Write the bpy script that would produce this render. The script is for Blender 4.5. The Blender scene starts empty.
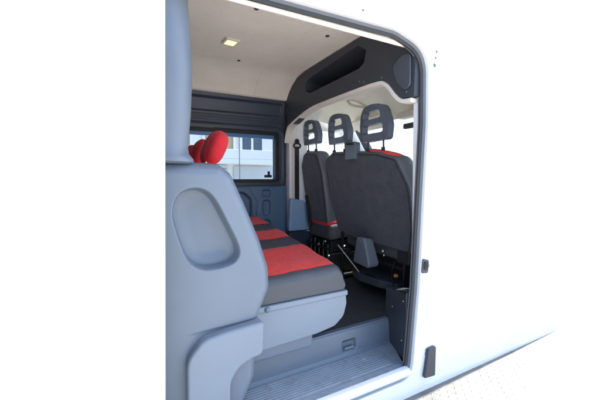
import bpy, bmesh, math, random
from mathutils import Vector, Matrix
random.seed(4)
S = bpy.context.scene
COL = S.collection

# ------------------------------------------------------------------ materials
def mat(name, color, rough=0.5, var=0.06, vscale=6.0, bump=0.0, bscale=400.0, metal=0.0, coat=0.0, spec=0.5, speck=None, sheen=0.0):
    m = bpy.data.materials.new(name); m.use_nodes = True
    nt = m.node_tree; N = nt.nodes; L = nt.links
    b = N['Principled BSDF']
    b.inputs['Roughness'].default_value = rough
    b.inputs['Metallic'].default_value = metal
    b.inputs['Coat Weight'].default_value = coat
    b.inputs['Coat Roughness'].default_value = 0.06
    b.inputs['Specular IOR Level'].default_value = spec
    if sheen:
        b.inputs['Sheen Weight'].default_value = sheen
    tc = N.new('ShaderNodeTexCoord')
    n1 = N.new('ShaderNodeTexNoise'); n1.inputs['Scale'].default_value = vscale; n1.inputs['Detail'].default_value = 5
    L.new(tc.outputs['Object'], n1.inputs['Vector'])
    r = N.new('ShaderNodeValToRGB')
    c = color
    lo = [max(0, x * (1 - var)) for x in c[:3]] + [1]; hi = [min(1, x * (1 + var)) for x in c[:3]] + [1]
    r.color_ramp.elements[0].color = lo; r.color_ramp.elements[1].color = hi
    r.color_ramp.elements[0].position = 0.3; r.color_ramp.elements[1].position = 0.7
    L.new(n1.outputs['Fac'], r.inputs['Fac'])
    out = r.outputs['Color']
    if speck:
        n3 = N.new('ShaderNodeTexNoise'); n3.inputs['Scale'].default_value = speck[1]; n3.inputs['Detail'].default_value = 2
        L.new(tc.outputs['Object'], n3.inputs['Vector'])
        r3 = N.new('ShaderNodeValToRGB'); r3.color_ramp.elements[0].position = speck[2]; r3.color_ramp.elements[1].position = speck[2] + 0.1
        L.new(n3.outputs['Fac'], r3.inputs['Fac'])
        mx = N.new('ShaderNodeMix'); mx.data_type = 'RGBA'
        L.new(r3.outputs['Color'], mx.inputs['Factor']); L.new(out, mx.inputs['A'])
        mx.inputs['B'].default_value = (*speck[0], 1)
        out = mx.outputs['Result']
    L.new(out, b.inputs['Base Color'])
    # slight roughness change: handling marks
    n4 = N.new('ShaderNodeTexNoise'); n4.inputs['Scale'].default_value = vscale * 3; n4.inputs['Detail'].default_value = 6
    L.new(tc.outputs['Object'], n4.inputs['Vector'])
    mr = N.new('ShaderNodeMapRange'); mr.inputs['To Min'].default_value = max(0.02, rough * 0.85); mr.inputs['To Max'].default_value = min(1, rough * 1.15)
    L.new(n4.outputs['Fac'], mr.inputs['Value']); L.new(mr.outputs['Result'], b.inputs['Roughness'])
    if bump:
        n2 = N.new('ShaderNodeTexNoise'); n2.inputs['Scale'].default_value = bscale; n2.inputs['Detail'].default_value = 3
        L.new(tc.outputs['Object'], n2.inputs['Vector'])
        bp = N.new('ShaderNodeBump'); bp.inputs['Strength'].default_value = bump; bp.inputs['Distance'].default_value = 0.002
        L.new(n2.outputs['Fac'], bp.inputs['Height']); L.new(bp.outputs['Normal'], b.inputs['Normal'])
    return m

def glass_mat(name, tint, refl=0.08):
    m = bpy.data.materials.new(name); m.use_nodes = True
    nt = m.node_tree; N = nt.nodes; L = nt.links
    N.remove(N['Principled BSDF'])
    t = N.new('ShaderNodeBsdfTransparent'); t.inputs['Color'].default_value = (*tint, 1)
    g = N.new('ShaderNodeBsdfGlossy'); g.inputs['Roughness'].default_value = 0.01
    lw = N.new('ShaderNodeLayerWeight'); lw.inputs['Blend'].default_value = 0.25
    mu = N.new('ShaderNodeMath'); mu.operation = 'MULTIPLY'; mu.inputs[1].default_value = refl * 6
    L.new(lw.outputs['Fresnel'], mu.inputs[0])
    mx = N.new('ShaderNodeMixShader')
    L.new(mu.outputs[0], mx.inputs['Fac']); L.new(t.outputs[0], mx.inputs[1]); L.new(g.outputs[0], mx.inputs[2])
    L.new(mx.outputs[0], N['Material Output'].inputs['Surface'])
    return m

def emit_mat(name, color, s):
    m = mat(name, color, 0.4, 0.0)
    b = m.node_tree.nodes['Principled BSDF']
    b.inputs['Emission Color'].default_value = (*color, 1); b.inputs['Emission Strength'].default_value = s
    return m

M = {
 'white':   mat('white_paint', (.80, .81, .82), .28, .012, 3, coat=.6),
 'grey':    mat('grey_moulded_plastic', (.146, .178, .222), .36, .04, 4, .22, 420),
 'tread':   mat('worn_step_plastic', (.29, .322, .36), .40, .09, 9, .3, 300, speck=((.25, .27, .29), 16, .55)),
 'grey_lt': mat('light_grey_plastic', (.192, .230, .278), .34, .04, 4, .22, 420),
 'recess':  mat('pocket_grey_plastic', (.25, .275, .315), .5, .03, 5, .12, 900),
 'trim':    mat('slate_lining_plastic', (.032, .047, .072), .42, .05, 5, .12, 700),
 'trim_mid': mat('skylit_blue_lining', (.085, .150, .24), .42, .05, 5, .12, 700),  # lower lining: blue skylight painted into the colour
 'trim_lt': mat('skylit_blue_cover', (.26, .39, .55), .45, .04, 5, .1, 700),  # pillar cover: blue cast of the skylight put into its colour
 'dark':    mat('charcoal_plastic', (.040, .046, .058), .48, .06, 6, .15, 700),
 'darker':  mat('near_black_plastic', (.012, .012, .013), .6, .1, 6),
 'headrest':mat('headrest_plastic', (.095, .115, .150), .32, .05, 8, .12, 900),
 'black':   mat('black_metal', (.012, .012, .013), .38, .1, 9),
 'steel':   mat('bare_steel', (.55, .53, .48), .3, .08, 12, metal=1),
 'rubber':  mat('seal_rubber', (.030, .033, .038), .55, .06, 14),
 'flange':  mat('seal_grey', (.13, .145, .165), .45, .05, 8),
 'headliner': mat('beige_headliner', (.85, .805, .70), .95, .05, 5, .5, 200, spec=.1, speck=((.72, .67, .56), 240, .55)),
 'cream':   mat('cream_trim', (.74, .70, .63), .7, .03, 5, .1, 500, spec=.3),
 'floor':   mat('black_floor_covering', (.055, .052, .049), .75, .12, 9, .5, 330, speck=((.12, .112, .105), 520, .60)),
 'fabric':  mat('charcoal_cloth', (.052, .056, .068), .95, .14, 14, .5, 420, spec=.15, speck=((.10, .105, .118), 230, .54), sheen=.25),
 'vinyl':   mat('grey_vinyl', (.115, .122, .135), .46, .05, 8, .25, 650),
 'red':     mat('red_cloth', (.86, .066, .048), .9, .10, 30, .8, 260, spec=.12, sheen=.15),
 'darkgrey_cloth': mat('dark_grey_cloth', (.095, .092, .094), .8, .10, 30, .8, 260, spec=.2),
 'cushvinyl': mat('slate_vinyl', (.064, .069, .078), .46, .05, 8, .3, 600),
 'alu':     mat('aluminium', (.20, .20, .195), .5, .2, 10, metal=1),
 'sill':    mat('sill_paint', (.74, .76, .78), .25, .03, 6, coat=.5),
 'blue':    mat('blue_glass_reflection', (.07, .20, .42), .35, .1, 8),  # blue reflection on the window glass, painted as a colour
 'cover':   mat('shelf_cover_plastic', (.060, .072, .092), .42, .05, 8, .12, 700),
 'red2':    mat('deep_red_cloth', (.66, .032, .040), .9, .08, 12, .55, 300, spec=.12, sheen=.1),
 'orange':  mat('orange_plastic', (.55, .16, .03), .5, .05),
 'concrete':mat('concrete', (.50, .49, .465), .9, .10, 1.3, .3, 60),
 'render':  mat('white_render', (.74, .73, .70), .9, .04, 2, .2, 80),
 'render2': mat('pale_grey_render', (.48, .51, .55), .9, .04, 2, .2, 80),
 'curtain': mat('ochre_curtain', (.42, .33, .20), .9, .15, 5),
 'shutter': mat('grey_shutter', (.50, .53, .56), .5, .05, 4),
 'bglass':  mat('dark_window_glass', (.06, .09, .13), .08, .1, 2),
 'glass':   glass_mat('clear_tinted_glass', (.46, .54, .61)),
 'wglass':  glass_mat('windscreen_glass', (.86, .92, .90)),
 'lamp':    emit_mat('lit_lamp_lens', (1.0, .62, .30), .50),
}

# ------------------------------------------------------------------ object helpers
WLOC = {}
def empty(name, loc, label, cat, group=None):
    o = bpy.data.objects.new(name, None); COL.objects.link(o); o.location = loc
    o.empty_display_size = .1
    o['label'] = label; o['category'] = cat
    if group: o['group'] = group
    WLOC[o.name] = Vector(loc)
    return o

def link(name, me, mats, parent=None, bevel=0, seg=3, angle=35, subsurf=0, smooth=True, label=None):
    if not isinstance(mats, (list, tuple)): mats = [mats]
    for m in mats: me.materials.append(M[m])
    if smooth:
        me.shade_smooth(); me.set_sharp_from_angle(angle=math.radians(angle))
    o = bpy.data.objects.new(name, me); COL.objects.link(o)
    if parent is not None:
        o.parent = parent
        if parent.name in WLOC: o.matrix_parent_inverse = Matrix.Translation(-WLOC[parent.name])
    if bevel:
        md = o.modifiers.new('bevel', 'BEVEL'); md.width = bevel; md.segments = seg
        md.limit_method = 'ANGLE'; md.angle_limit = math.radians(40); md.harden_normals = False
        md.use_clamp_overlap = True
        me.set_sharp_from_angle(angle=math.radians(180))
        w = o.modifiers.new('weighted', 'WEIGHTED_NORMAL'); w.keep_sharp = True
    if subsurf:
        md = o.modifiers.new('sub', 'SUBSURF'); md.levels = subsurf; md.render_levels = subsurf
    if label: o['label'] = label
    return o

def build(name, bm, mats, parent=None, **k):
    bmesh.ops.recalc_face_normals(bm, faces=bm.faces[:])
    me = bpy.data.meshes.new(name); bm.to_mesh(me); bm.free()
    return link(name, me, mats, parent, **k)

def build_raw(name, bm, mats, parent=None, **k):
    me = bpy.data.meshes.new(name); bm.to_mesh(me); bm.free()
    return link(name, me, mats, parent, **k)

def fillet(pts, r=.03, n=6):
    out = []; K = len(pts)
    for i in range(K):
        p = pts[i]; a = Vector(pts[i - 1][:2]); c = Vector(p[:2]); b = Vector(pts[(i + 1) % K][:2])
        rr = p[2] if len(p) > 2 else r
        u = a - c; v = b - c
        if rr <= 0 or u.length < 1e-6 or v.length < 1e-6:
            out.append((c.x, c.y)); continue
        ang = u.angle(v)
        d = min(rr / max(math.tan(ang / 2), 1e-3), u.length * .49, v.length * .49)
        p0 = c + u.normalized() * d; p1 = c + v.normalized() * d
        for k in range(n + 1):
            t = k / n
            q = p0 * (1 - t) ** 2 + c * 2 * t * (1 - t) + p1 * t * t
            out.append((q.x, q.y))
    return out

MAPS = {
 'y': lambda u, v, w: (u, w, v),     # outline in X,Z; extruded along Y
 'x': lambda u, v, w: (w, u, v),     # outline in Y,Z; extruded along X
 'z': lambda u, v, w: (u, v, w),
}
def prism(bm, pts, axis, a, b, mi=0):
    f = MAPS[axis]
    A = [bm.verts.new(f(p[0], p[1], a)) for p in pts]; B = [bm.verts.new(f(p[0], p[1], b)) for p in pts]
    K = len(pts)
    fs = [bm.faces.new(A), bm.faces.new(B[::-1])]
    for i in range(K):
        fs.append(bm.faces.new((A[i], B[i], B[(i + 1) % K], A[(i + 1) % K])))
    for q in fs: q.material_index = mi
    return fs

def plate(bm, outer, holes, axis, a, b):
    f = MAPS[axis]
    for w in (a, b):
        es = []
        for loop in [outer] + holes:
            V = [bm.verts.new(f(p[0], p[1], w)) for p in loop]
            es += [bm.edges.new((V[i], V[(i + 1) % len(V)])) for i in range(len(V))]
        bmesh.ops.triangle_fill(bm, use_beauty=True, use_dissolve=False, edges=es)
    for loop in [outer] + holes:
        K = len(loop)
        A = [bm.verts.new(f(p[0], p[1], a)) for p in loop]; B = [bm.verts.new(f(p[0], p[1], b)) for p in loop]
        for i in range(K):
            bm.faces.new((A[i], B[i], B[(i + 1) % K], A[(i + 1) % K]))
    bmesh.ops.remove_doubles(bm, verts=bm.verts[:], dist=1e-5)

def box(bm, x0, x1, y0, y1, z0, z1, mi=0):
    return prism(bm, [(x0, z0), (x1, z0), (x1, z1), (x0, z1)], 'y', y0, y1, mi)

def sweep(bm, path, prof, closed=False, up=Vector((0, 0, 1)), caps=True, mi=0):
    """prof: list of (a,b): a along side vector, b along normal."""
    P = [Vector(p) for p in path]; K = len(P); rings = []
    n0 = None
    for i in range(K):
        if closed: t = P[(i + 1) % K] - P[i - 1]
        else: t = P[min(i + 1, K - 1)] - P[max(i - 1, 0)]
        t.normalize()
        if n0 is None:
            ref = up if abs(t.dot(up)) < .95 else Vector((1, 0, 0))
            n0 = (ref - t * ref.dot(t)).normalized()
        else:
            n0 = (n0 - t * n0.dot(t)).normalized()
        s = t.cross(n0)
        rings.append([bm.verts.new(P[i] + s * a + n0 * b) for a, b in prof])
    m = len(prof)
    for i in range(K if closed else K - 1):
        A = rings[i]; B = rings[(i + 1) % K]
        for j in range(m):
            f = bm.faces.new((A[j], A[(j + 1) % m], B[(j + 1) % m], B[j])); f.material_index = mi
    if caps and not closed:
        bm.faces.new(rings[0][::-1]); bm.faces.new(rings[-1])

def circ(r, n=12, ry=None):
    ry = ry or r
    return [(r * math.cos(2 * math.pi * k / n), ry * math.sin(2 * math.pi * k / n)) for k in range(n)]

def tube(bm, path, r, n=12, closed=False):
    sweep(bm, path, circ(r, n), closed)

def smooth_path(pts, n=6):
    P = [Vector(p) for p in pts]; out = []
    for i in range(len(P) - 1):
        p0 = P[max(i - 1, 0)]; p1 = P[i]; p2 = P[i + 1]; p3 = P[min(i + 2, len(P) - 1)]
        for k in range(n):
            t = k / n
            out.append(.5 * ((2 * p1) + (p2 - p0) * t + (2 * p0 - 5 * p1 + 4 * p2 - p3) * t * t + (3 * p1 - p0 - 3 * p2 + p3) * t ** 3))
    out.append(P[-1]); return out

def sdf(poly, x, y):
    """signed distance, positive inside"""
    d = 1e9; ins = False; K = len(poly); j = K - 1
    for i in range(K):
        xi, yi = poly[i]; xj, yj = poly[j]
        ex = xj - xi; ey = yj - yi; wx = x - xi; wy = y - yi
        t = (wx * ex + wy * ey) / (ex * ex + ey * ey + 1e-12)
        t = 0 if t < 0 else 1 if t > 1 else t
        dx = wx - ex * t; dy = wy - ey * t; q = dx * dx + dy * dy
        if q < d: d = q
        if (yi > y) != (yj > y) and x < (xj - xi) * (y - yi) / (yj - yi + 1e-12) + xi: ins = not ins
        j = i
    d = math.sqrt(d)
    return d if ins else -d

def sstep(a, b, x):
    t = (x - a) / (b - a); t = 0 if t < 0 else 1 if t > 1 else t
    return t * t * (3 - 2 * t)

def relief(u0, u1, v0, v1, step, fn, axis):
    """height field: fn(u,v) -> depth or None (no surface)"""
    bm = bmesh.new(); f = MAPS[axis]
    nu = int(round((u1 - u0) / step)); nv = int(round((v1 - v0) / step)); G = {}
    for i in range(nu + 1):
        for j in range(nv + 1):
            u = u0 + (u1 - u0) * i / nu; v = v0 + (v1 - v0) * j / nv
            w = fn(u, v)
            if w is not None: G[i, j] = bm.verts.new(f(u, v, w))
    for i in range(nu):
        for j in range(nv):
            k = [(i, j), (i + 1, j), (i + 1, j + 1), (i, j + 1)]
            if all(q in G for q in k): bm.faces.new([G[q] for q in k])
    return bm

def ellipsoid(bm, c, r, rot=None, p=2.0, nu=28, nv=18):
    R = rot or Matrix.Identity(3); rows = []
    def sp(x): return math.copysign(abs(x) ** (2 / p), x)
    for j in range(nv + 1):
        ph = -math.pi / 2 + math.pi * j / nv; row = []
        for i in range(nu):
            th = 2 * math.pi * i / nu
            v = Vector((r[0] * sp(math.cos(ph)) * sp(math.cos(th)), r[1] * sp(math.cos(ph)) * sp(math.sin(th)), r[2] * sp(math.sin(ph))))
            row.append(bm.verts.new(R @ v + Vector(c)))
        rows.append(row)
    for j in range(nv):
        for i in range(nu):
            bm.faces.new((rows[j][i], rows[j][(i + 1) % nu], rows[j + 1][(i + 1) % nu], rows[j + 1][i]))
    bmesh.ops.remove_doubles(bm, verts=bm.verts[:], dist=1e-5)

# ================================================================== SETTING
bm = bmesh.new()
n = 40
V = [[bm.verts.new((-150 + 300 * i / n, -150 + 300 * j / n, 0)) for j in range(n + 1)] for i in range(n + 1)]
for i in range(n):
    for j in range(n): bm.faces.new((V[i][j], V[i + 1][j], V[i + 1][j + 1], V[i][j + 1]))
g = build('ground', bm, 'concrete'); g['kind'] = 'structure'

# ---------------- building beyond the far window
bld = empty('building', (3.2, 9.6, 0), 'pale rendered building with balcony seen through the van side window', 'building')
bm = bmesh.new(); box(bm, -3, 9, 9.0, 15, 0, 6.4); build('wall', bm, 'render', bld, smooth=False)
def bwin(x0, x1, z0, z1, pane, mull=1):
    bm = bmesh.new()
    plate(bm, [(x0 - .08, z0 - .08), (x1 + .08, z0 - .08), (x1 + .08, z1 + .08), (x0 - .08, z1 + .08)], [[(x0, z0), (x1, z0), (x1, z1), (x0, z1)]], 'y', 8.93, 8.997)
    for k in range(mull):
        c = x0 + (x1 - x0) * (k + 1) / (mull + 1)
        box(bm, c - .035, c + .035, 8.94, 8.99, z0 + .002, z1 - .002)
    w = build('window', bm, 'render', bld, smooth=False)
    bm = bmesh.new(); box(bm, x0 + .003, x1 - .003, 8.965, 8.994, z0 + .003, z1 - .003); build('pane', bm, pane, w, smooth=False)
bwin(2.05, 2.95, 2.36, 3.6, 'curtain', 1)
bwin(3.25, 3.95, 2.36, 3.6, 'bglass', 1)
bwin(4.55, 5.35, 2.55, 3.6, 'curtain', 0)
bwin(.6, 1.6, 2.36, 3.6, 'curtain', 1)
bm = bmesh.new(); box(bm, -2.5, 4.3, 8.1, 8.997, 1.98, 2.12); build('balcony_slab', bm, 'render', bld, bevel=.01)
bm = bmesh.new(); box(bm, -2.5, 4.3, 8.1, 8.16, 2.123, 2.40); build('balcony_parapet', bm, 'render', bld, bevel=.01)
bm = bmesh.new()
for k in range(13): box(bm, 1.1, 2.75, 8.90, 8.995, .3 + k * .13, .3 + k * .13 + .10)
build('roller_shutter', bm, 'shutter', bld, smooth=False)
bm = bmesh.new(); box(bm, 2.95, 4.5, 8.94, 8.996, 0.02, 1.93); build('panel', bm, 'render2', bld, smooth=False)

# ================================================================== VAN
van = empty('van', (1.0, .95, 0), 'white crew van seen through its open side door with grey moulded interior', 'van')

# ---- door opening loop in the X,Z plane of the right side
OPEN = fillet([(.02, .405, .06), (1.368, .405, .085), (1.412, .9, .5), (1.446, 1.85, .5), (1.434, 2.22, .2), (1.22, 2.278, .25), (.02, 2.262, .1)], .1, 10)
def off(poly, d):
    out = []; K = len(poly)
    for i in range(K):
        a = Vector(poly[i - 1]); b = Vector(poly[(i + 1) % K]); t = (b - a).normalized(); nrm = Vector((t.y, -t.x))
        out.append((poly[i][0] + nrm.x * d, poly[i][1] + nrm.y * d))
    return out
OUT1 = off(OPEN, .016)
bm = bmesh.new()
plate(bm, [(-2.0, .24), (3.05, .24), (3.05, 1.3), (2.45, 2.36), (2.2, 2.42), (-2.0, 2.42)], [OUT1], 'y', -.012, .022)
build('side_panel', bm, 'white', van, bevel=.006, seg=2)
# raised pressing above the opening
bm = bmesh.new()
pr = smooth_path([(-1.9, -.004, 2.372), (.2, -.004, 2.372), (.8, -.004, 2.378), (1.10, -.004, 2.380), (1.26, -.002, 2.372), (1.36, .008, 2.352), (1.43, .035, 2.325), (1.48, .08, 2.30)], 8)
sweep(bm, pr, [(.048 * math.cos(t * math.pi / 10), .055 * math.sin(t * math.pi / 10)) for t in range(20)], False, Vector((0, -1, 0))); build('door_rail', bm, 'white', van)
# roof
prof = [(-.0145, 2.41), (-.010, 2.445), (.012, 2.48), (.04, 2.505), (.055, 2.512), (.068, 2.508), (.08, 2.512), (.12, 2.545), (.25, 2.575), (.95, 2.60), (1.65, 2.575), (1.8, 2.545), (1.88, 2.49), (1.912, 2.4235), (1.88, 2.4235), (1.8, 2.51), (1.6, 2.54), (.95, 2.56), (.3, 2.54), (.1, 2.50), (.03, 2.45), (-.0125, 2.41)]
bm = bmesh.new(); prism(bm, prof, 'x', -2.0, 2.2); build('roof', bm, 'white', van, angle=50)
# left side wall with two window openings
WIN = fillet([(.26, 1.50), (1.365, 1.50), (1.365, 2.015), (.26, 2.005)], .045, 6)
CABW = fillet([(1.70, 1.35), (2.62, 1.35), (2.52, 1.55), (2.18, 2.06), (1.70, 2.08)], .04, 5)
bm = bmesh.new()
plate(bm, [(-2.0, .30), (3.05, .30), (3.05, 1.3), (2.45, 2.36), (2.2, 2.42), (-2.0, 2.42)], [off(WIN, .012), off(CABW, .01)], 'y', 1.88, 1.912)
build('side_wall', bm, 'white', van, smooth=False)
bm = bmesh.new(); box(bm, -2.0, -1.97, .023, 1.879, .3, 2.42); build('rear_wall', bm, 'white', van, smooth=False)
# underbody / floor
bm = bmesh.new(); box(bm, -1.96, 2.75, .30, 1.878, .52, .60)
build('floor', bm, 'floor', van, bevel=.006)
bm = bmesh.new(); box(bm, -1.96, 3.0, .024, 1.878, .31, .40); build('underbody', bm, 'dark', van, smooth=False)
# front: bonnet and windscreen surround
bm = bmesh.new()
prism(bm, [(2.9, .35), (3.75, .35), (3.8, .8), (3.7, 1.1), (3.05, 1.3), (2.9, 1.3)], 'y', .03, 1.87); build('bonnet', bm, 'white', van, bevel=.05)
bm = bmesh.new()
plate(bm, [(.03, 0), (1.87, 0), (1.8, 1), (.1, 1)], [fillet([(.12, .06), (1.78, .06), (1.71, .93), (.19, .93)], .05, 4)], 'z', -.02, .02)
def ws(p): # map windscreen frame (u across, v up, w) on the slope
    a = Vector((3.0, 0, 1.28)); b = Vector((2.2, 0, 2.36)); d = b - a; nrm = Vector((d.z, 0, -d.x)).normalized()
    return Vector((a.x + d.x * p.y, p.x, a.z + d.z * p.y)) + nrm * p.z
for v in bm.verts: v.co = ws(v.co)
build('windscreen_frame', bm, 'dark', van, smooth=False)
bm = bmesh.new()
q = [bm.verts.new(ws(Vector(p))) for p in [(.125, .065, .003), (1.775, .065, .003), (1.705, .925, .003), (.195, .925, .003)]]
bm.faces.new(q); build('windscreen', bm, 'wglass', van)
bm = bmesh.new()
bm.faces.new([bm.verts.new((p[0], 1.895, p[1])) for p in CABW]); build('cab_window', bm, 'wglass', van)
# dashboard and steering wheel
bm = bmesh.new()
prism(bm, fillet([(2.35, 1.0), (2.4, .75), (2.74, .62), (2.88, .62), (2.88, 1.27), (2.62, 1.36), (2.42, 1.30)], .05, 4), 'y', .035, 1.865); build('dashboard', bm, 'dark', van, angle=40)
bm = bmesh.new()
ctr = Vector((2.22, 1.45, 1.30)); ax = Vector((-.75, 0, .66)).normalized(); e1 = Vector((0, 1, 0)); e2 = ax.cross(e1)
ringp = [ctr + e1 * .2 * math.cos(t * math.pi / 18) + e2 * .2 * math.sin(t * math.pi / 18) for t in range(36)]
tube(bm, ringp, .016, 10, True)
for a in (0, 120, 240):
    a = math.radians(a + 90); tube(bm, [ctr, ctr + (e1 * math.cos(a) + e2 * math.sin(a)) * .195], .014, 8)
ellipsoid(bm, ctr, (.07, .07, .05)); tube(bm, [ctr, Vector((2.45, 1.45, 1.08))], .035, 12)
build('steering_wheel', bm, 'dark', van)

# ---- rubber seal round the opening, on a grey recessed flange
bm = bmesh.new()
sweep(bm, [(p[0], .03, p[1]) for p in OPEN], [(-.010, -.010), (.002, -.010), (.008, -.003), (.008, .006), (.002, .011), (-.010, .011)], True, Vector((0, 1, 0)))
build('door_seal', bm, 'rubber', van)
bm = bmesh.new()
A = off(OPEN, .022); B = off(OPEN, .006)
va = [bm.verts.new((p[0], .004, p[1])) for p in A]; vb = [bm.verts.new((p[0], .018, p[1])) for p in B]; vc = [bm.verts.new((p[0], .05, p[1])) for p in off(OPEN, -.002)]
K = len(A)
for i in range(K):
    j = (i + 1) % K
    bm.faces.new((va[i], va[j], vb[j], vb[i])); bm.faces.new((vb[i], vb[j], vc[j], vc[i]))
build('seal_flange', bm, 'flange', van)

# ---- open sliding door, pushed back outside the left of the opening
door = None
def doorfn(x, z):
    d = min(x + 1.25, .092 - x, z - .36, 2.38 - z)   # edge rounding
    y = -.175
    if d < .03: y += .03 - math.sqrt(max(0, .03 ** 2 - (.03 - d) ** 2))
    pn = sdf(DP, x, z)
    y += .012 * sstep(-.012, .012, pn)
    return y
DP = fillet([(-1.13, .75), (-.09, .75), (-.09, 2.1), (-1.13, 2.1)], .08, 5)
bm = relief(-1.25, .092, .36, 2.38, .0124, doorfn, 'y')
for v in bm.verts: v.co.x += (0.0519 + 0.0270 * v.co.z - .092) * max(0, (v.co.x + 1.25) / 1.342)
door = build_raw('sliding_door', bm, 'white', van, angle=80)
bm = bmesh.new(); box(bm, -1.248, .089, -.14, -.07, .365, 2.375)
for v in bm.verts: v.co.x += (0.0519 + 0.0270 * v.co.z - .092) * max(0, (v.co.x + 1.25) / 1.342)
build('door_inner_shell', bm, 'white', door, bevel=.006)

# ---- pillar behind the opening (front edge)
bm = bmesh.new()
prism(bm, [(1.458, .86), (1.470, 1.1), (1.464, 1.42), (1.454, 1.9), (1.452, 2.02), (1.56, 2.02), (1.56, .86)], 'y', .052, .10)
build('pillar', bm, 'white', van, bevel=.012)
# dark lower trim at the end of the step
bm = bmesh.new()
prism(bm, [(1.388, .052), (1.395, .05), (1.485, .27), (1.50, .335), (1.53, .335), (1.53, .15), (1.41, .052)], 'z', .4435, .87)
for v in bm.verts: v.co.z -= max(0, v.co.z - .6) / .27 * .25 * max(0, v.co.y - .05)
tr = build('step_end_trim', bm, 'dark', van, bevel=.005)
for (y, z) in ((.10, .80), (.11, .55), (.25, .70)):
    bm = bmesh.new(); x = 1.395 + (y - .05) * .41
    ellipsoid(bm, (x, y, z), (.004, .006, .006), None, 2, 10, 6); build('screw', bm, 'steel', tr)
# striker recess on the outside of the pillar, plugs, corner trim
bm = bmesh.new(); prism(bm, fillet([(1.43, 1.0), (1.482, .995), (1.488, 1.07), (1.436, 1.085)], .012, 4), 'y', -.02, -.0125)
st = build('lock_striker', bm, 'dark', van, bevel=.003)
bm = bmesh.new(); prism(bm, fillet([(1.445, 1.018), (1.476, 1.015), (1.478, 1.062), (1.447, 1.068)], .008, 3), 'y', -.024, -.0203); build('striker_plate', bm, 'darker', st)
bm = bmesh.new(); tube(bm, [(1.45, -.022, 1.045), (1.45, -.05, 1.045), (1.474, -.05, 1.043), (1.474, -.022, 1.043)], .0045, 8); build('striker_bar', bm, 'steel', st)
for (x, z, r) in ((1.492, .512, .011), (1.49, .533, .007), (1.494, 2.16, .011), (1.50, 2.20, .006), (1.507, 2.235, .007), (.99, 2.335, .008)):
    bm = bmesh.new(); ellipsoid(bm, (x, -.0125, z), (r, .004, r), None, 2, 14, 8); build('plug', bm, 'flange', van)
bm = bmesh.new(); prism(bm, fillet([(1.462, .375), (1.556, .365), (1.556, .548), (1.492, .545)], .012, 4), 'y', -.032, -.0125); build('corner_moulding', bm, 'dark', van, bevel=.006)

# ---- raised platform of chequered aluminium beside the sill
plat = empty('platform', (2.0, -.32, 0), 'low platform topped with bright chequered aluminium plate beside the van sill', 'platform')
sx0, sx1, sy0, sy1 = .2, 4.2, -.62, -.0135
bm = bmesh.new()
box(bm, sx0, sx1, sy0, sy1, .272, .285)
for i in range(int((sx1 - sx0) / .032)):
    for j in range(int((sy1 - sy0) / .032)):
        cx = sx0 + .02 + i * .032; cy = sy0 + .02 + j * .032; a = math.radians(45 if (i + j) % 2 else -45)
        l, w, h = .0165, .0055, .0028; c, sn = math.cos(a), math.sin(a)
        pts = [(cx + c * l, cy + sn * l), (cx - sn * w, cy + c * w), (cx - c * l, cy - sn * l), (cx + sn * w, cy - c * w)]
        t = bm.verts.new((cx, cy, .285 + h)); vs = [bm.verts.new((p[0], p[1], .2851)) for p in pts]
        for q in range(4): bm.faces.new((vs[q], vs[(q + 1) % 4], t))
build('deck', bm, 'alu', plat, angle=60)
for y in (sy0 + .03, sy1 - .03):
    bm = bmesh.new(); box(bm, sx0, sx1, y - .02, y + .02, .20, .2715); build('rail', bm, 'alu', plat, bevel=.004)
for x in (sx0 + .1, 1.6, 2.8, sx1 - .1):
    for y in (sy0 + .03, sy1 - .03):
        bm = bmesh.new(); box(bm, x - .02, x + .02, y - .018, y + .018, .004, .1995); build('leg', bm, 'alu', plat, bevel=.003)

# ================= entry step
bm = bmesh.new()
zt = .44
stp = [(.0, .395), (.0, .418), (.006, .432), (.02, .440), (.05, .443), (.30, .443), (.30, .395)]
prism(bm, stp, 'x', .30, 1.388)
box(bm, 1.389, 1.50, .06, .30, .40, .443)
step = build('step', bm, 'tread', van, angle=30)
bm = bmesh.new(); prism(bm, [(.001, .41), (-.010, .413), (-.014, .425), (-.010, .440), (.004, .449), (.026, .452), (.026, .4435), (.012, .438), (.004, .43)], 'x', .30, 1.372)
build('sill_strip', bm, 'sill', step, angle=50)
for k in range(10):
    y = .085 + k * .0175
    x0 = .44; x1 = 1.315
    bm = bmesh.new(); prism(bm, fillet([(y, .4425), (y + .0105, .4425), (y + .009, .4485), (y + .0015, .4485)], .0015, 2), 'x', x0, x1)
    build('grip_rib', bm, 'tread', step)
bm = bmesh.new(); tube(bm, smooth_path([(.40, .068, .443), (1.30, .068, .443), (1.338, .075, .443), (1.342, .11, .443), (1.342, .24, .443), (1.33, .27, .443), (1.28, .275, .443), (.40, .275, .443)], 4), .004, 8)
build('tread_border', bm, 'grey_lt', step)
# riser with grab recess
HR = fillet([(1.105, .470), (1.213, .470), (1.213, .535), (1.105, .535)], .015, 4)
def riserfn(x, z):
    y = .278 + (z - .44) * .12
    d = .598 - z
    if d < .016: y += .016 - math.sqrt(max(0, .016 ** 2 - (.016 - d) ** 2))
    if z < .46: y -= (.46 - z) * .5
    p = sdf(HR, x, z)
    return y + .026 * sstep(-.003, .008, p)
bm = relief(.30, 1.49, .441, .598, .0042, riserfn, 'y')
rs = build_raw('step_riser', bm, 'grey', van, angle=80)
bm = bmesh.new(); box(bm, .30, 1.488, .294, .33, .594, .606); build('floor_edge', bm, 'grey', rs, bevel=.005)
bm = bmesh.new(); box(bm, 1.125, 1.195, .284, .296, .478, .492); build('grab_lip', bm, 'grey_lt', rs, bevel=.004)

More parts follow.
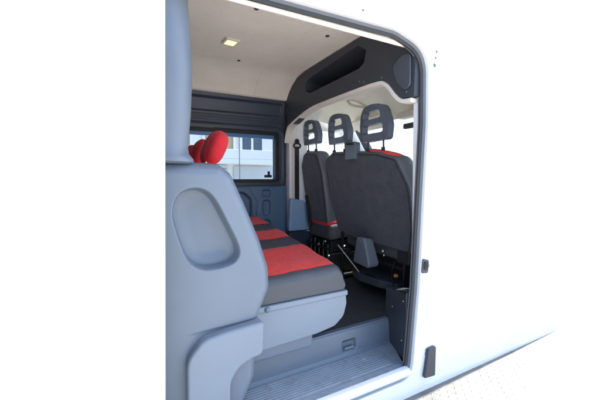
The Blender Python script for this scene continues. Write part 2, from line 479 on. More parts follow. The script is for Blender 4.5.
# ================= bulkhead (left), big moulded side panel with pocket
PANEL = fillet([(-.02, .42, .01), (-.02, 1.612, .01), (.335, 1.600, .05), (.385, 1.56, .05), (.445, 1.43, .2), (.52, 1.25, .3), (.562, 1.12, .15), (.567, 1.02, .1), (.51, .90, .08), (.49, .60, .05), (.40, .42, .02)], .05, 7)
def closed_curve(pts, n=5):
    P = [Vector((p[0], p[1])) for p in pts]; K = len(P); out = []
    for i in range(K):
        p0, p1, p2, p3 = P[i - 1], P[i], P[(i + 1) % K], P[(i + 2) % K]
        for k in range(n):
            t = k / n
            q = .5 * ((2 * p1) + (p2 - p0) * t + (2 * p0 - 5 * p1 + 4 * p2 - p3) * t * t + (3 * p1 - p0 - 3 * p2 + p3) * t ** 3)
            out.append((q.x, q.y))
    return out
POCK = closed_curve([(.136, 1.40), (.158, 1.470), (.205, 1.497), (.258, 1.492), (.304, 1.450), (.360, 1.340), (.402, 1.245), (.404, 1.198), (.372, 1.166), (.300, 1.153), (.240, 1.161), (.190, 1.204), (.155, 1.30)])
def panelfn(x, z):
    d = sdf(PANEL, x, z)
    if d < -.012: return None
    R = .055
    y = .098
    y += .02 * max(0, (1.0 - z)) ** 2 * .3 - .012 * math.sin(max(0, min(1, (x + .02) / .6)) * math.pi)
    if d < R:
        q = max(0., d)
        y += (R - math.sqrt(max(0, R * R - (R - q) ** 2))) * 1.3
        if d < 0: y += -d * 14
    p = sdf(POCK, x, z)
    y += .066 * sstep(-.003, .011, p) + .012 * sstep(.015, .07, p)
    # crease above the lower moulding
    zc = .893 + (x - .17) * .02
    if .14 < x: y += .012 * sstep(zc + .004, zc - .010, z) * sstep(.15, .32, x)
    return y
bm = relief(-.05, .60, .40, 1.64, .0034, panelfn, 'y')
bulk = build_raw('bulkhead_panel', bm, 'grey', van, angle=85)
# bulkhead wall itself (closes the load space) and its tall column edge
bm = bmesh.new(); box(bm, .02, .14, .20, 1.78, .602, 2.49); build('bulkhead_wall', bm, 'grey', van)
def ring(z, xr, y0):
    pts = [(-.2, y0 + .03), (.0, y0 + .010), (xr - .12, y0)]
    for k in range(1, 9):
        a = -math.pi / 2 + math.pi / 2 * k / 8
        pts.append((xr - .10 + .10 * math.cos(a), y0 + .085 + .085 * math.sin(a)))
    pts += [(xr + .012, y0 + .20), (xr + .014, y0 + .34), (-.2, y0 + .34)]
    return [Vector((p[0], p[1], z)) for p in pts]
bm = bmesh.new(); prev = None
for z, xr, y0 in [(2.47, .212, .085), (2.3, .222, .08), (2.15, .230, .078), (1.97, .236, .078), (1.80, .226, .078), (1.72, .217, .078), (1.665, .212, .078), (1.640, .214, .074), (1.628, .222, .068), (1.618, .230, .064), (1.606, .232, .066), (1.598, .23, .08)]:
    R = [bm.verts.new(p) for p in ring(z, xr, y0)]
    if prev:
        for i in range(len(R)):
            j = (i + 1) % len(R); bm.faces.new((prev[i], prev[j], R[j], R[i]))
    else: bm.faces.new(R)
    prev = R
bm.faces.new(prev[::-1])
build('bulkhead_column', bm, 'grey', van, angle=50)
# lower moulding arching over the step end
ARCH = fillet([(.165, .35, 0), (.170, .80, .09), (.235, .872, .08), (.33, .886, .05), (.505, .897, .02), (.498, .745, .035), (.445, .738, .06), (.385, .715, .08), (.348, .66, .08), (.340, .35, 0)], .03, 8)
bm = bmesh.new(); prism(bm, ARCH, 'y', .045, .32); 
build('lower_moulding', bm, 'grey_lt', van, bevel=.016, seg=4)

# ================= far side lining
UP = fillet([(.16, 2.155), (1.375, 2.165), (1.375, 2.285), (.16, 2.275)], .03, 4)
POD = fillet([(.80, 1.12), (1.06, 1.12), (1.06, 1.33), (.98, 1.40), (.80, 1.40)], .06, 5)
FR = fillet([(.62, 1.02), (1.10, 1.02), (1.13, 1.30), (1.02, 1.455), (.62, 1.455)], .08, 5)
C1 = fillet([(1.165, 1.345), (1.27, 1.345), (1.262, 1.42), (1.173, 1.42)], .02, 4)
C2 = fillet([(1.175, 1.15), (1.262, 1.15), (1.262, 1.315), (1.175, 1.315)], .04, 5)
C3 = fillet([(1.175, .98), (1.262, .98), (1.262, 1.11), (1.175, 1.11)], .04, 5)
WF = off(WIN, .05)
def linefn(x, z):
    if sdf(WIN, x, z) > -.004: return None
    y = 1.795
    if z > 2.0: y -= (z - 2.0) * .28
    if x > 1.40: y += (x - 1.40) ** 2 * 8
    y += .018 * sstep(-.006, .012, sdf(UP, x, z))
    for zc in (2.078, 2.100, 2.125): y += .006 * math.exp(-((z - zc) / .005) ** 2)
    w = sdf(WF, x, z)
    y += .016 * sstep(-.012, .012, w)
    if z < 1.5:
        p = sdf(FR, x, z); y += .008 * math.exp(-(p / .007) ** 2)
        y += .045 * sstep(-.004, .02, sdf(POD, x, z))
        for c in (C1, C2, C3): y += .03 * sstep(-.004, .014, sdf(c, x, z))
        y -= .02 * sstep(1.47, 1.44, z) * 1
    return y
bm = relief(.14, 1.47, .601, 2.335, .0062, linefn, 'y')
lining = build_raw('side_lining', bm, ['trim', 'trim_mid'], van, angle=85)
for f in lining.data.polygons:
    if f.center.z < 1.458: f.material_index = 1  # lower faces get the painted skylight blue
# window: frame, glass, latch, divider
bm = bmesh.new()
plate(bm, off(WIN, .016), [off(WIN, -.028)], 'y', 1.822, 1.90)
win = build('side_window', bm, 'darker', van, bevel=.004, seg=2)
bm = bmesh.new(); bm.faces.new([bm.verts.new((p[0], 1.868, p[1])) for p in off(WIN, -.026)]); build('pane', bm, 'glass', win)
bm = bmesh.new(); box(bm, .955, .963, 1.856, 1.866, 1.53, 1.985); build('divider', bm, 'shutter', win, bevel=.003)
bm = bmesh.new(); box(bm, .28, 1.335, 1.845, 1.8665, 1.945, 1.985); build('reflection_strip', bm, 'blue', win, bevel=.004)  # strip added as the blue reflection along the top of the glass
bm = bmesh.new(); box(bm, 1.225, 1.30, 1.835, 1.866, 1.545, 1.572); box(bm, 1.25, 1.275, 1.825, 1.8345, 1.55, 1.61); build('latch', bm, 'darker', win, bevel=.003)

# ================= headliner over the rear seats
def headprof():
    return smooth_path([(0, .035, 2.268), (0, .05, 2.305), (0, .10, 2.37), (0, .19, 2.445), (0, .30, 2.49), (0, .42, 2.500), (0, .9, 2.505), (0, 1.30, 2.50), (0, 1.44, 2.485), (0, 1.55, 2.435), (0, 1.63, 2.375), (0, 1.675, 2.325), (0, 1.70, 2.315)], 5)
bm = bmesh.new(); hp = headprof(); prev = None
for x in [-.05 + i * (1.54 / 24) for i in range(25)]:
    R = [bm.verts.new((x, p.y, p.z)) for p in hp]
    if prev:
        for i in range(len(R) - 1): bm.faces.new((prev[i], prev[i + 1], R[i + 1], R[i]))
    prev = R
head = build('headliner', bm, 'headliner', van)
bm = bmesh.new(); sweep(bm, [(1.05 , p.y, p.z - .0005) for p in hp if p.y > .45], circ(.0035, 8)); build('seam', bm, 'headliner', head)
for (x, y, z) in ((.655, .52, 2.5005), (.80, 1.33, 2.4985), (1.2, .62, 2.5005)):
    bm = bmesh.new(); ellipsoid(bm, (x, y, z - .002), (.014, .014, .005), None, 2, 14, 8); build('button', bm, 'dark', head)
bm = bmesh.new(); sweep(bm, [(x, .052, 2.262 ) for x in (-.05, .5, 1.0, 1.4)], circ(.010, 10, .014)); build('header_trim', bm, 'headliner', head)
bm = bmesh.new(); plate(bm, fillet([(.60, .955), (.70, .965), (.69, 1.075), (.59, 1.065)], .012, 3), [fillet([(.613, .972), (.686, .979), (.678, 1.059), (.605, 1.052)], .01, 3)], 'z', 2.488, 2.503)
lamp = build('dome_lamp', bm, 'cream', van, bevel=.003)
bm = bmesh.new(); prism(bm, fillet([(.6145, .974), (.6845, .981), (.6765, 1.057), (.6065, 1.05)], .008, 3), 'z', 2.4905, 2.502); build('lamp_lens', bm, 'lamp', lamp, bevel=.002)

# ================= overhead shelf across the van above the front seats
SH = fillet([(1.70, 2.34, .02), (1.66, 2.05, .02), (1.50, 2.07, .05), (1.36, 2.112, .06), (1.17, 2.160, .1), (.70, 2.163, .1), (.34, 2.156, .06), (.255, 2.13, .03), (.185, 2.05, .03), (.13, 2.005, .02), (.04, 1.995, .01), (.036, 2.262, .01), (.10, 2.362, .02), (.19, 2.438, .02), (.30, 2.484, .03), (.42, 2.494, .02), (1.31, 2.494, .02), (1.45, 2.478, .03), (1.57, 2.425, .03)], .03, 5)
SR = fillet([(.455, 2.385, .02), (.475, 2.310, .03), (.53, 2.288, .03), (1.20, 2.280, .03), (1.285, 2.315, .03), (1.285, 2.385, .03), (1.21, 2.412, .03), (.54, 2.447, .03)], .02, 5)
bm = bmesh.new(); plate(bm, SH, [SR], 'x', 1.398, 1.46)
shelf = build('overhead_shelf', bm, 'dark', van, bevel=.008, seg=3)
bm = bmesh.new()
A = [bm.verts.new((1.405, p[0], p[1])) for p in SR]
B = [bm.verts.new((1.72, .48 + (p[0] - .48) * .985, 2.315 + (p[1] - 2.315) * .8)) for p in SR]
for i in range(len(A)): bm.faces.new((A[i], A[(i + 1) % len(A)], B[(i + 1) % len(A)], B[i]))
bm.faces.new(B); build('shelf_recess', bm, 'dark', shelf)
bm = bmesh.new(); prism(bm, fillet([(.205, 2.20), (.125, 2.245), (.062, 2.235), (.058, 2.06), (.10, 2.035), (.165, 2.10)], .03, 5), 'x', 1.384, 1.397); build('end_cover', bm, 'cover', shelf, bevel=.006)
for (y, z) in ((.47, 2.185), (.30, 2.165), (.093, 2.03), (.52, 2.20)):
    bm = bmesh.new(); ellipsoid(bm, (1.396, y, z), (.003, .006, .006), None, 2, 10, 6); build('screw', bm, 'flange', shelf)
# cream flange below the shelf with fasteners
ap = smooth_path([(1.43, 1.72, 1.90), (1.43, 1.665, 2.03), (1.43, 1.55, 2.075), (1.43, 1.37, 2.118), (1.43, 1.17, 2.148), (1.43, .95, 2.151), (1.43, .70, 2.150), (1.43, .36, 2.142), (1.43, .265, 2.112), (1.43, .19, 2.03), (1.43, .135, 1.988), (1.43, .06, 1.978)], 6)
bm = bmesh.new(); sweep(bm, ap, [(-.03, -.012), (.035, -.012), (.035, .012), (-.03, .012)], False, Vector((0, 0, 1)))
af = build('arch_flange', bm, 'cream', van, bevel=.004)
for y in (1.22, .99, .72, .49):
    bm = bmesh.new(); ellipsoid(bm, (1.4, y, 2.143), (.004, .010, .006), None, 2, 12, 6); build('fastener', bm, 'cream', af)

# ================= cab headliner with handle, visor, mirror
bm = bmesh.new(); prev = None
for (x, z) in [(1.46, 2.20), (1.50, 2.27), (1.62, 2.335), (1.80, 2.345), (1.95, 2.325), (2.08, 2.28), (2.18, 2.215), (2.24, 2.15), (2.26, 2.10)]:
    R = []
    for (y, dz) in [(.06, -.16), (.10, -.08), (.2, -.025), (.35, 0), (.95, .005), (1.5, 0), (1.65, -.025), (1.76, -.08), (1.82, -.16)]:
        R.append(bm.verts.new((x, y, z + dz * (.7 if x > 2.1 else 1))))
    if prev:
        for i in range(len(R) - 1): bm.faces.new((prev[i], prev[i + 1], R[i + 1], R[i]))
    prev = R
chl = build('cab_headliner', bm, 'headliner', van, subsurf=2)
bm = bmesh.new(); tube(bm, smooth_path([(1.94, 1.40, 2.335), (1.96, 1.38, 2.285), (2.00, 1.365, 2.268), (2.08, 1.33, 2.255), (2.14, 1.29, 2.24), (2.17, 1.275, 2.25)], 5), .013, 10); build('grab_handle', bm, 'cream', van)
for (y0, y1, n_) in ((.35, .78, 0), (1.12, 1.62, 1)):
    bm = bmesh.new(); prism(bm, fillet([(y0, 0), (y1, 0), (y1, .15), (y0, .15)], .03, 4), 'z', -.01, .01)
    for v in bm.verts: v.co = Vector((2.275 - v.co.y * .75 + v.co.z * .3, v.co.x, 2.055 + v.co.y * .7 + v.co.z))
    build('sun_visor', bm, 'cream', van, bevel=.006)
bm = bmesh.new(); box(bm, 2.14, 2.25, .70, .93, 2.075, 2.13)
ov = build('overhead_console', bm, 'cream', van, bevel=.015)
bm = bmesh.new(); box(bm, 2.20, 2.245, .74, .90, 1.985, 2.035); build('rear_view_mirror', bm, 'dark', van, bevel=.012)

# ================= left front pillar with belt
bm = bmesh.new()
prism(bm, fillet([(1.455, .98, .02), (1.64, .98, .02), (1.66, 1.35, .03), (1.68, 1.95, .04), (1.80, 2.15, .05), (1.90, 2.34, .02), (1.465, 2.34, .02)], .03, 5), 'y', 1.735, 1.87)
pil = build('door_pillar', bm, 'white', van, bevel=.02)
bm = bmesh.new(); prism(bm, fillet([(1.42, .985, .02), (1.665, .985, .02), (1.665, 1.26, .03), (1.60, 1.30, .03), (1.44, 1.335, .03)], .03, 4), 'y', 1.67, 1.733)
build('pillar_cover', bm, 'trim_lt', pil, bevel=.02)
bm = bmesh.new(); prism(bm, fillet([(1.485, 1.24), (1.55, 1.24), (1.55, 1.88), (1.485, 1.88)], .01, 3), 'y', 1.718, 1.7345); build('belt_slot', bm, 'cream', pil, bevel=.004)
bm = bmesh.new(); sweep(bm, [(1.53, 1.705, 1.865), (1.528, 1.70, 1.6), (1.528, 1.698, 1.27)], [(-.003, -.024), (.003, -.024), (.003, .024), (-.003, .024)], False, Vector((1, 0, 0)))
belt = build('seat_belt', bm, 'darker', van, smooth=False)
bm = bmesh.new(); tube(bm, [Vector((1.53 + .038 * math.cos(a * math.pi / 8), 1.70, 1.875 + .026 * math.sin(a * math.pi / 8))) for a in range(16)], .010, 8, True)
ellipsoid(bm, (1.53, 1.702, 1.92), (.026, .02, .026)); build('belt_guide', bm, 'darker', belt)
bm = bmesh.new(); sweep(bm, [(1.60, 1.62, 1.36), (1.605, 1.58, 1.2), (1.615, 1.57, 1.07)], [(-.006, -.02), (.006, -.02), (.006, .02), (-.006, .02)], False, Vector((1, 0, 0)))
ellipsoid(bm, (1.617, 1.57, 1.06), (.022, .012, .035)); build('belt_buckle', bm, 'darker', belt)
bm = bmesh.new(); box(bm, 1.44, 2.6, 1.70, 1.87, .602, .98); build('cab_side_lining', bm, 'trim', van, bevel=.02)
bm = bmesh.new(); box(bm, 1.69, 2.7, 1.76, 1.87, .99, 1.33); build('cab_door_lining', bm, 'dark', van, bevel=.03)
bm = bmesh.new(); box(bm, 1.57, 2.7, .03, .10, .602, 1.33); build('cab_door_lining', bm, 'dark', van, bevel=.02)

# ================================================================== REAR BENCH
bench = empty('rear_bench_seat', (.75, .95, .6), 'rear bench seat with red and dark grey striped cushion on a grey plastic base', 'bench seat')
def crown(x, y):
    t = (y - .22) / 1.45
    return 1.022 + .128 * max(0, t) ** .9 + .035 * (x - .6)
Y0, Y1 = .205, 1.70; X0 = .46
def frontx(y): return 1.052 + .05 * (y - .2) / 1.5
def crownfn(u, y):
    return None
bm = bmesh.new(); NU, NV = 34, 120; rows = []
stripes = [.27, .68, .90, 1.14, 1.36]
# cross-section from the back top over the front roll to the underside
def section(y):
    xf = frontx(y); e = min(1, max(0, (y - Y0) / .05)); e2 = min(1, max(0, (Y1 - y) / .05))
    drop = .045 * (1 - math.sqrt(max(0, 1 - (1 - e) ** 2))) + .045 * (1 - math.sqrt(max(0, 1 - (1 - e2) ** 2)))
    for q in stripes: drop += .007 * math.exp(-((y - q) / .007) ** 2)
    drop += .004 * math.sin(y * 23) * math.sin(y * 7.3 + 1)
    pts = []
    for k in range(15):
        x = X0 + (xf - .05 - X0) * k / 14; pts.append((x, crown(x, y) - drop + .003 * math.sin(x * 31 + y * 9) * math.sin(y * 17 + x * 5)))
    zt = crown(xf, y) - drop; r = .05
    for k in range(1, 9):
        a = math.pi / 2 * k / 8; pts.append((xf - .05 + r * math.sin(a), zt - r + r * math.cos(a)))
    for k in range(1, 5):
        pts.append((xf + .012 * math.sin(k / 4 * 3.0), zt - r - (zt - r - .905) * k / 4))
    pts.append((xf - .03, .902)); pts.append((X0, .902))
    return pts
ys = [Y0 + .05 * (1 - math.cos(k / 8 * math.pi / 2)) for k in range(8)] + [Y0 + .05 + (Y1 - Y0 - .1) * k / 90 for k in range(91)] + [Y1 - .05 * (1 - math.sin((8 - k) / 8 * math.pi / 2)) * 0 - .05 + .05 * k / 8 for k in range(1, 9)]
ys = sorted(set(round(v, 5) for v in ys + [q + d * .003 for q in stripes for d in range(-5, 6)]))
for y in ys: rows.append([bm.verts.new((p[0], y, p[1])) for p in section(y)])
for i in range(len(rows) - 1):
    m = len(rows[i]); yc = (ys[i] + ys[i + 1]) / 2
    inred = (stripes[0] < yc < stripes[1]) or (stripes[2] < yc < stripes[3]) or yc > stripes[4]
    for j in range(m):
        f = bm.faces.new((rows[i][j], rows[i][(j + 1) % m], rows[i + 1][(j + 1) % m], rows[i + 1][j]))
        f.material_index = (1 if inred else 2) if j < 17 else 0
        if yc < Y0 + .045: f.material_index = 0
bm.faces.new(rows[0]); bm.faces.new(rows[-1][::-1])
cush = build('seat_cushion', bm, ['cushvinyl', 'red', 'darkgrey_cloth'], bench, angle=50)
for q in stripes:
    bm = bmesh.new(); tube(bm, [(p[0], q, p[1] + .0005) for p in section(q)[:22]], .0022, 6); build('seam', bm, 'darker', cush)
# moulded base tub
bm = bmesh.new()
TUB = fillet([(.45, .872, 0), (1.066, .872, .012), (1.072, .82, .04), (1.052, .748, .06), (.99, .700, .07), (.87, .682, .06), (.45, .664, 0)], .02, 7)
prism(bm, TUB, 'y', .197, 1.70); tub = build('seat_base', bm, 'grey_lt', bench, bevel=.026, seg=5)
bm = bmesh.new(); prism(bm, fillet([(.45, .868), (1.073, .868), (1.073, .898), (.45, .898)], .008, 3), 'y', .190, 1.705); build('base_rim', bm, 'grey_lt', tub, bevel=.007)
bm = bmesh.new(); prism(bm, fillet([(.36, .603, 0), (.86, .603, .03), (.86, .70, .03), (.36, .69, 0)], .03, 4), 'y', .22, 1.66); build('plinth', bm, 'grey', tub, bevel=.015)
bm = bmesh.new(); ellipsoid(bm, (.575, .188, .883), (.015, .012, .015), None, 2, 16, 10); build('bolt_cap', bm, 'grey', tub)
# backrest and headrests
bm = bmesh.new()
for k in range(3):
    y0 = .22 + k * .49
    sec = fillet([(.24, .95), (.54, 1.02), (.50, 1.12), (.38, 1.46), (.34, 1.55), (.22, 1.53)], .05, 5)
    fs = prism(bm, sec, 'y', y0, y0 + .48, 0)
br = build('backrest', bm, ['red'], bench, bevel=.03)
for k, y in enumerate((.60, 1.04, 1.47)):
    bm = bmesh.new(); R = Matrix.Rotation(math.radians(24), 3, 'Y')
    ellipsoid(bm, (.418, y, 1.708), (.056, .130, .104), R, 2.5, 36, 24)
    hr = build('headrest', bm, 'red2', bench)
    bm = bmesh.new()
    rp = []
    for q in range(40):
        t = q * math.pi / 20; e = lambda v: math.copysign(abs(v) ** .8, v)
        rp.append(R @ Vector((.0505 * e(math.cos(t)), -.070, .094 * e(math.sin(t)))) + Vector((.418, y, 1.708)))
    tube(bm, rp, .003, 6, True); build('piping', bm, 'red2', hr)
    for s in (-.06, .06):
        bm = bmesh.new(); tube(bm, [(.31, y + s, 1.53), (.38, y + s, 1.66)], .006, 8)
        build('headrest_post', bm, 'steel', hr)

# ================================================================== FRONT SEATS
def plane_x(z): return 1.66 - (z - 1.0) * .13
def seat_back(outline_yz, thick, ya, yb, name, parent, mats, side_m=1):
    """upholstered backrest: pillow between rear face and front face, rounded all round"""
    bm = bmesh.new(); rings = []
    cy = sum(p[0] for p in outline_yz) / len(outline_yz); cz = sum(p[1] for p in outline_yz) / len(outline_yz)
    prof = [(-.0, .80), (.0005, .885), (.003, .905), (.012, .935), (.030, .97), (.055, .993), (.085, 1.005), (thick - .03, 1.0), (thick - .008, .975), (thick, .93)]
    for (dx, s) in prof:
        R = []
        for (y, z) in outline_yz:
            d = Vector((y - cy, z - cz)); l = d.length; d2 = d * ((l - (1 - s) * .42) / l)
            yy = cy + d2.x; zz = cz + d2.y
            R.append(bm.verts.new((plane_x(zz) + dx, yy, zz)))
        rings.append(R)
    K = len(outline_yz)
    for q in range(len(rings) - 1):
        for i in range(K):
            j = (i + 1) % K; f = bm.faces.new((rings[q][i], rings[q][j], rings[q + 1][j], rings[q + 1][i]))
            f.material_index = 0 if q < 3 else side_m
    for R, sgn in ((rings[0], -1), (rings[-1], 1)):
        prev = R
        for s in (.75, .5, .25):
            T = []
            for i, v in enumerate(R):
                y = cy + (v.co.y - cy) * s; z = cz + (v.co.z - cz) * s
                x = plane_x(z) + (0 if sgn < 0 else thick) + sgn * .012 * (1 - s ** 2)
                T.append(bm.verts.new((x, y, z)))
            for i in range(K):
                j = (i + 1) % K; f = bm.faces.new((prev[i], prev[j], T[j], T[i])); f.material_index = 0 if sgn < 0 else 2
            prev = T
        f = bm.faces.new(prev); f.material_index = 0 if sgn < 0 else 2
    pp = [tuple(v.co) for v in rings[2]]
    o = build(name, bm, mats, parent, angle=60)
    bm = bmesh.new(); tube(bm, pp, .0032, 6, True); build('piping', bm, 'darker', o)
    return o

def headrest(parent, y, zb, w=.30, h=.235, tilt=0.0):
    """open ladder headrest: rounded frame with a crossbar and two openings, on two posts"""
    bm = bmesh.new()
    x = plane_x(zb) + .02
    o = fillet([(-w / 2 + .012, 0, .03), (w / 2 - .012, 0, .03), (w / 2 + .004, h * .42, .12), (w / 2 - .035, h * .97, .085), (0, h * 1.015, .2), (-w / 2 + .035, h * .97, .085), (-w / 2 - .004, h * .42, .12)], .05, 7)
    h1 = fillet([(-w * .33, h * .60), (w * .33, h * .60), (w * .27, h * .825), (-w * .27, h * .825)], .022, 4)
    h2 = fillet([(-w * .36, h * .21), (w * .36, h * .21), (w * .35, h * .46), (-w * .35, h * .46)], .022, 4)
    plate(bm, o, [h1, h2], 'x', 0, .055)
    for v in bm.verts:
        q = v.co.z / h
        v.co.x += -.02 * q + .05 * max(0, q - .5) ** 2 - .022 * (1 - (2 * v.co.y / w) ** 2) * 0 + .03 * (2 * v.co.y / w) ** 2
        v.co += Vector((x, y, zb))
    hr = build('headrest', bm, 'headrest', parent, bevel=.013, seg=5)
    for s in (-1, 1):
        bm = bmesh.new()
        tube(bm, [(x + .05, y + s * w * .27, zb - .12), (x + .045, y + s * w * .27, zb + .03)], .007, 10)
        build('headrest_post', bm, 'black', hr)
        bm = bmesh.new()
        tube(bm, [(x + .045, y + s * w * .27, zb - .075), (x + .045, y + s * w * .27, zb - .05)], .015, 12)
        build('post_collar', bm, 'darker', hr)
    return hr

fs = empty('front_passenger_seat', (1.95, .75, .6), 'double front passenger seat with charcoal cloth back nearest the open door', 'van seat')
OUTL = fillet([(.26, 1.00, .05), (.215, 1.2, .2), (.222, 1.48, .2), (.33, 1.685, .06), (.52, 1.742, .06), (1.14, 1.775, .05), (1.245, 1.72, .06), (1.225, 1.40, .3), (1.155, 1.06, .08), (1.02, 1.005, .05)], .05, 6)
OUTL = OUTL[::-1]
seat_back(OUTL, .15, 0, 0, 'backrest', fs, ['fabric', 'vinyl', 'darkgrey_cloth'])
# red cloth shows on top at the shoulder by the headrest
bm = bmesh.new(); ellipsoid(bm, (plane_x(1.74) + .085, .52, 1.722), (.055, .17, .020), Matrix.Rotation(math.radians(12), 3, 'X'), 2.6); build('shoulder_insert', bm, 'red', fs)
headrest(fs, .60, 1.815, .31, .262)
headrest(fs, 1.06, 1.838, .30, .25)
bm = bmesh.new()
prism(bm, fillet([(.75, 1.685, .015), (.885, 1.685, .015), (.885, 1.845, .02), (.75, 1.82, .02)], .015, 4), 'x', 1.545, 1.60); bg = build('belt_guide', bm, 'headrest', fs, bevel=.008)
bm = bmesh.new(); prism(bm, fillet([(.775, 1.80, .005), (.86, 1.805, .005), (.86, 1.825, .005), (.775, 1.815, .005)], .005, 2), 'x', 1.538, 1.5445); build('belt_slot', bm, 'darker', bg)
# seat cushions (mostly hidden), frame and stowage below
bm = bmesh.new(); prism(bm, fillet([(1.78, .90), (2.25, .93), (2.27, 1.05), (2.2, 1.07), (1.78, 1.03)], .04, 4), 'y', .24, 1.17); build('seat_cushion', bm, 'vinyl', fs, bevel=.03)
bm = bmesh.new()
tube(bm, [(1.70, .36, .61), (1.70, .36, 1.05)], .016, 10); tube(bm, [(1.70, 1.12, .61), (1.70, 1.12, 1.05)], .016, 10)
tube(bm, [(2.2, .36, .61), (2.2, .36, .92)], .018, 10); tube(bm, [(2.2, 1.12, .61), (2.2, 1.12, .92)], .018, 10)
tube(bm, [(1.70, .36, .88), (1.70, 1.12, .88)], .014, 10)
for y in (.36, 1.12):
    tube(bm, [(1.70, y, .625), (2.22, y, .625)], .02, 10); tube(bm, [(1.70, y, .90), (2.22, y, .92)], .02, 10)
build('seat_frame', bm, 'black', fs)
bm = bmesh.new(); box(bm, 1.86, 2.2, .40, 1.10, .605, .90); build('battery_box', bm, 'darker', fs, bevel=.01)
bm = bmesh.new()
prism(bm, [(1.655, .935), (1.72, .935), (1.735, 1.0), (1.72, 1.1), (1.665, 1.1)], 'y', .285, .40)
build('recliner_cover', bm, 'darker', fs, bevel=.01)
# lever side plate near the pillar
bm = bmesh.new()
prism(bm, fillet([(1.64, .61, .01), (1.73, .61, .01), (1.72, .80, .02), (1.735, 1.0, .02), (1.66, 1.0, .02), (1.655, .8, .03)], .02, 3), 'y', .325, .345)
build('side_bracket', bm, 'black', fs, bevel=.004)
bm = bmesh.new(); ellipsoid(bm, (1.66, .405, .835), (.02, .018, .014)); build('lever_knob', bm, 'orange', fs)
# grey hinge cover wedge
bm = bmesh.new()
W = [(.705, 1.08), (.628, 1.095), (.52, .915), (.515, .885), (.70, .885)]
A = [(1.505, .715, .885), (1.50, .535, .875), (1.50, .515, .905), (1.52, .60, 1.09), (1.525, .695, 1.085)]
B = [(1.62, .71, .885), (1.60, .525, .88), (1.60, .51, .91), (1.60, .585, 1.08), (1.60, .69, 1.08)]
va = [bm.verts.new(p) for p in A]; vb = [bm.verts.new(p) for p in B]
bm.faces.new(va); bm.faces.new(vb[::-1])
for i in range(5): bm.faces.new((va[i], vb[i], vb[(i + 1) % 5], va[(i + 1) % 5]))
build('hinge_cover', bm, 'flange', fs, bevel=.014, seg=3)
# plastic tray / step on the floor behind the seat
bm = bmesh.new()
prism(bm, fillet([(1.60, .76, .02), (1.635, .56, .02), (1.66, .50, .02), (1.68, .41, .03), (1.86, .42, .02), (1.84, .96, .02), (1.66, .92, .02)], .02, 4), 'z', .70, .765)
tray = build('tray', bm, 'dark', fs, bevel=.012)
bm = bmesh.new()
for k in range(2): box(bm, 1.66, 1.82, .52 + k * .17, .64 + k * .17, .7652, .772)
build('tray_ribs', bm, 'dark', tray, bevel=.003)
bm = bmesh.new(); tube(bm, [(1.47, .86, .995), (1.58, .83, .85), (1.655, .78, .735)], .009, 10); build('strut', bm, 'steel', fs)
bm = bmesh.new(); tube(bm, smooth_path([(1.66, .42, .94), (1.65, .43, .88), (1.665, .45, .82), (1.66, .43, .76), (1.67, .40, .70)], 5), .005, 8); build('cable', bm, 'black', fs)
for (x, y, z, r) in ((1.62, .50, 1.00, .014), (1.64, .51, .965, .012), (1.665, .40, .66, .018), (1.65, .42, .63, .014)):
    bm = bmesh.new(); ellipsoid(bm, (x, y, z), (r, r, r), None, 2, 12, 8); build('bolt', bm, 'steel', fs)

ds = empty('driver_seat', (1.95, 1.55, .6), 'single dark seat with open headrest beside the far belt pillar', 'van seat')
OUTD = fillet([(1.30, 1.02, .05), (1.28, 1.3, .2), (1.29, 1.6, .2), (1.36, 1.80, .07), (1.62, 1.82, .07), (1.70, 1.70, .1), (1.715, 1.4, .3), (1.66, 1.12, .1), (1.55, 1.02, .05)], .05, 6)[::-1]
seat_back(OUTD, .15, 0, 0, 'backrest', ds, ['fabric', 'vinyl', 'darkgrey_cloth'])
headrest(ds, 1.53, 1.875, .29, .235)
bm = bmesh.new(); prism(bm, fillet([(1.66, .93), (2.2, .97), (2.22, 1.10), (2.1, 1.12), (1.66, 1.09)], .04, 4), 'y', 1.27, 1.69); cs = build('seat_cushion', bm, 'darkgrey_cloth', ds, bevel=.03)
bm = bmesh.new(); prism(bm, fillet([(1.645, 1.075), (1.80, 1.09), (1.80, 1.125), (1.645, 1.11)], .012, 3), 'y', 1.285, 1.60); build('cushion_insert', bm, 'red2', cs, bevel=.01)
bm = bmesh.new(); box(bm, 1.66, 2.2, 1.29, 1.67, .605, .80); box(bm, 1.70, 2.15, 1.31, 1.65, .803, .925); build('seat_base', bm, 'darker', ds, bevel=.012)
bm = bmesh.new()
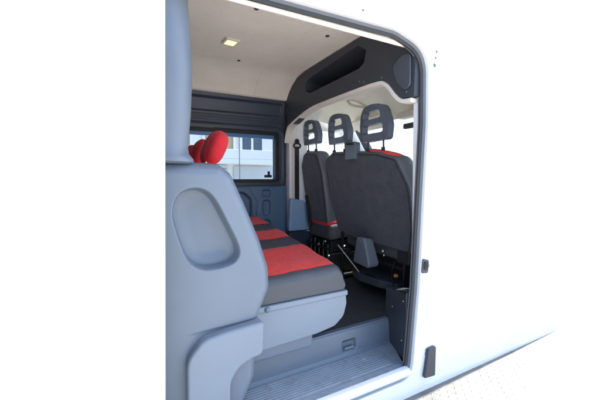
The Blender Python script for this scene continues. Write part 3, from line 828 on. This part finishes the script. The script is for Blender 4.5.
for k in range(5):
    tube(bm, [(1.64, 1.28 + k * .08, .62), (1.65, 1.29 + k * .08, .90 + .03 * (k % 2))], .012, 8)
tube(bm, [(1.63, 1.27, .72), (1.63, 1.66, .74)], .012, 8); tube(bm, [(1.63, 1.27, .86), (1.63, 1.66, .86)], .016, 8)
build('seat_frame', bm, 'black', ds)
for (y, z) in ((1.30, .93), (1.42, .88), (1.24, .80)):
    bm = bmesh.new(); ellipsoid(bm, (1.625, y, z), (.012, .016, .012), None, 2, 12, 8); build('bolt', bm, 'steel', ds)

# ================================================================== CAMERA, LIGHT
cd = bpy.data.cameras.new('camera'); cam = bpy.data.objects.new('camera', cd); COL.objects.link(cam)
cam.location = (0, -1.24, 1.54); cam.rotation_euler = (math.radians(86), 0, math.radians(-28))
cd.sensor_width = 36; cd.lens = 18.9; cd.clip_start = .02; cd.clip_end = 500
S.camera = cam

EL = math.radians(57); AZ = Vector((1.0, .03, 0)).normalized()     # horizontal direction towards the sun
to_sun = Vector((AZ.x * math.cos(EL), AZ.y * math.cos(EL), math.sin(EL)))
sd = bpy.data.lights.new('sun', 'SUN'); sd.energy = 3.6; sd.angle = math.radians(.5); sd.color = (1, .95, .88)
sun = bpy.data.objects.new('sun', sd); COL.objects.link(sun)
sun.rotation_euler = to_sun.to_track_quat('Z', 'Y').to_euler(); sun.location = (5, -3, 8)
w = bpy.data.worlds.new('World'); S.world = w; w.use_nodes = True
nt = w.node_tree; bg_ = nt.nodes['Background']
sk = nt.nodes.new('ShaderNodeTexSky'); sk.sky_type = 'NISHITA'; sk.sun_disc = False
sk.sun_elevation = EL; sk.sun_rotation = math.atan2(to_sun.x, to_sun.y)
sk.dust_density = 1.5; sk.air_density = 1.0; sk.ozone_density = 1.2
nt.links.new(sk.outputs[0], bg_.inputs['Color']); bg_.inputs['Strength'].default_value = .15
S.view_settings.view_transform = 'Standard'; S.view_settings.look = 'None'
S.view_settings.exposure = 1.85; S.view_settings.gamma = 1; S.view_settings.use_curve_mapping = False
S.cycles.max_bounces = 10; S.cycles.diffuse_bounces = 6; S.cycles.transparent_max_bounces = 12
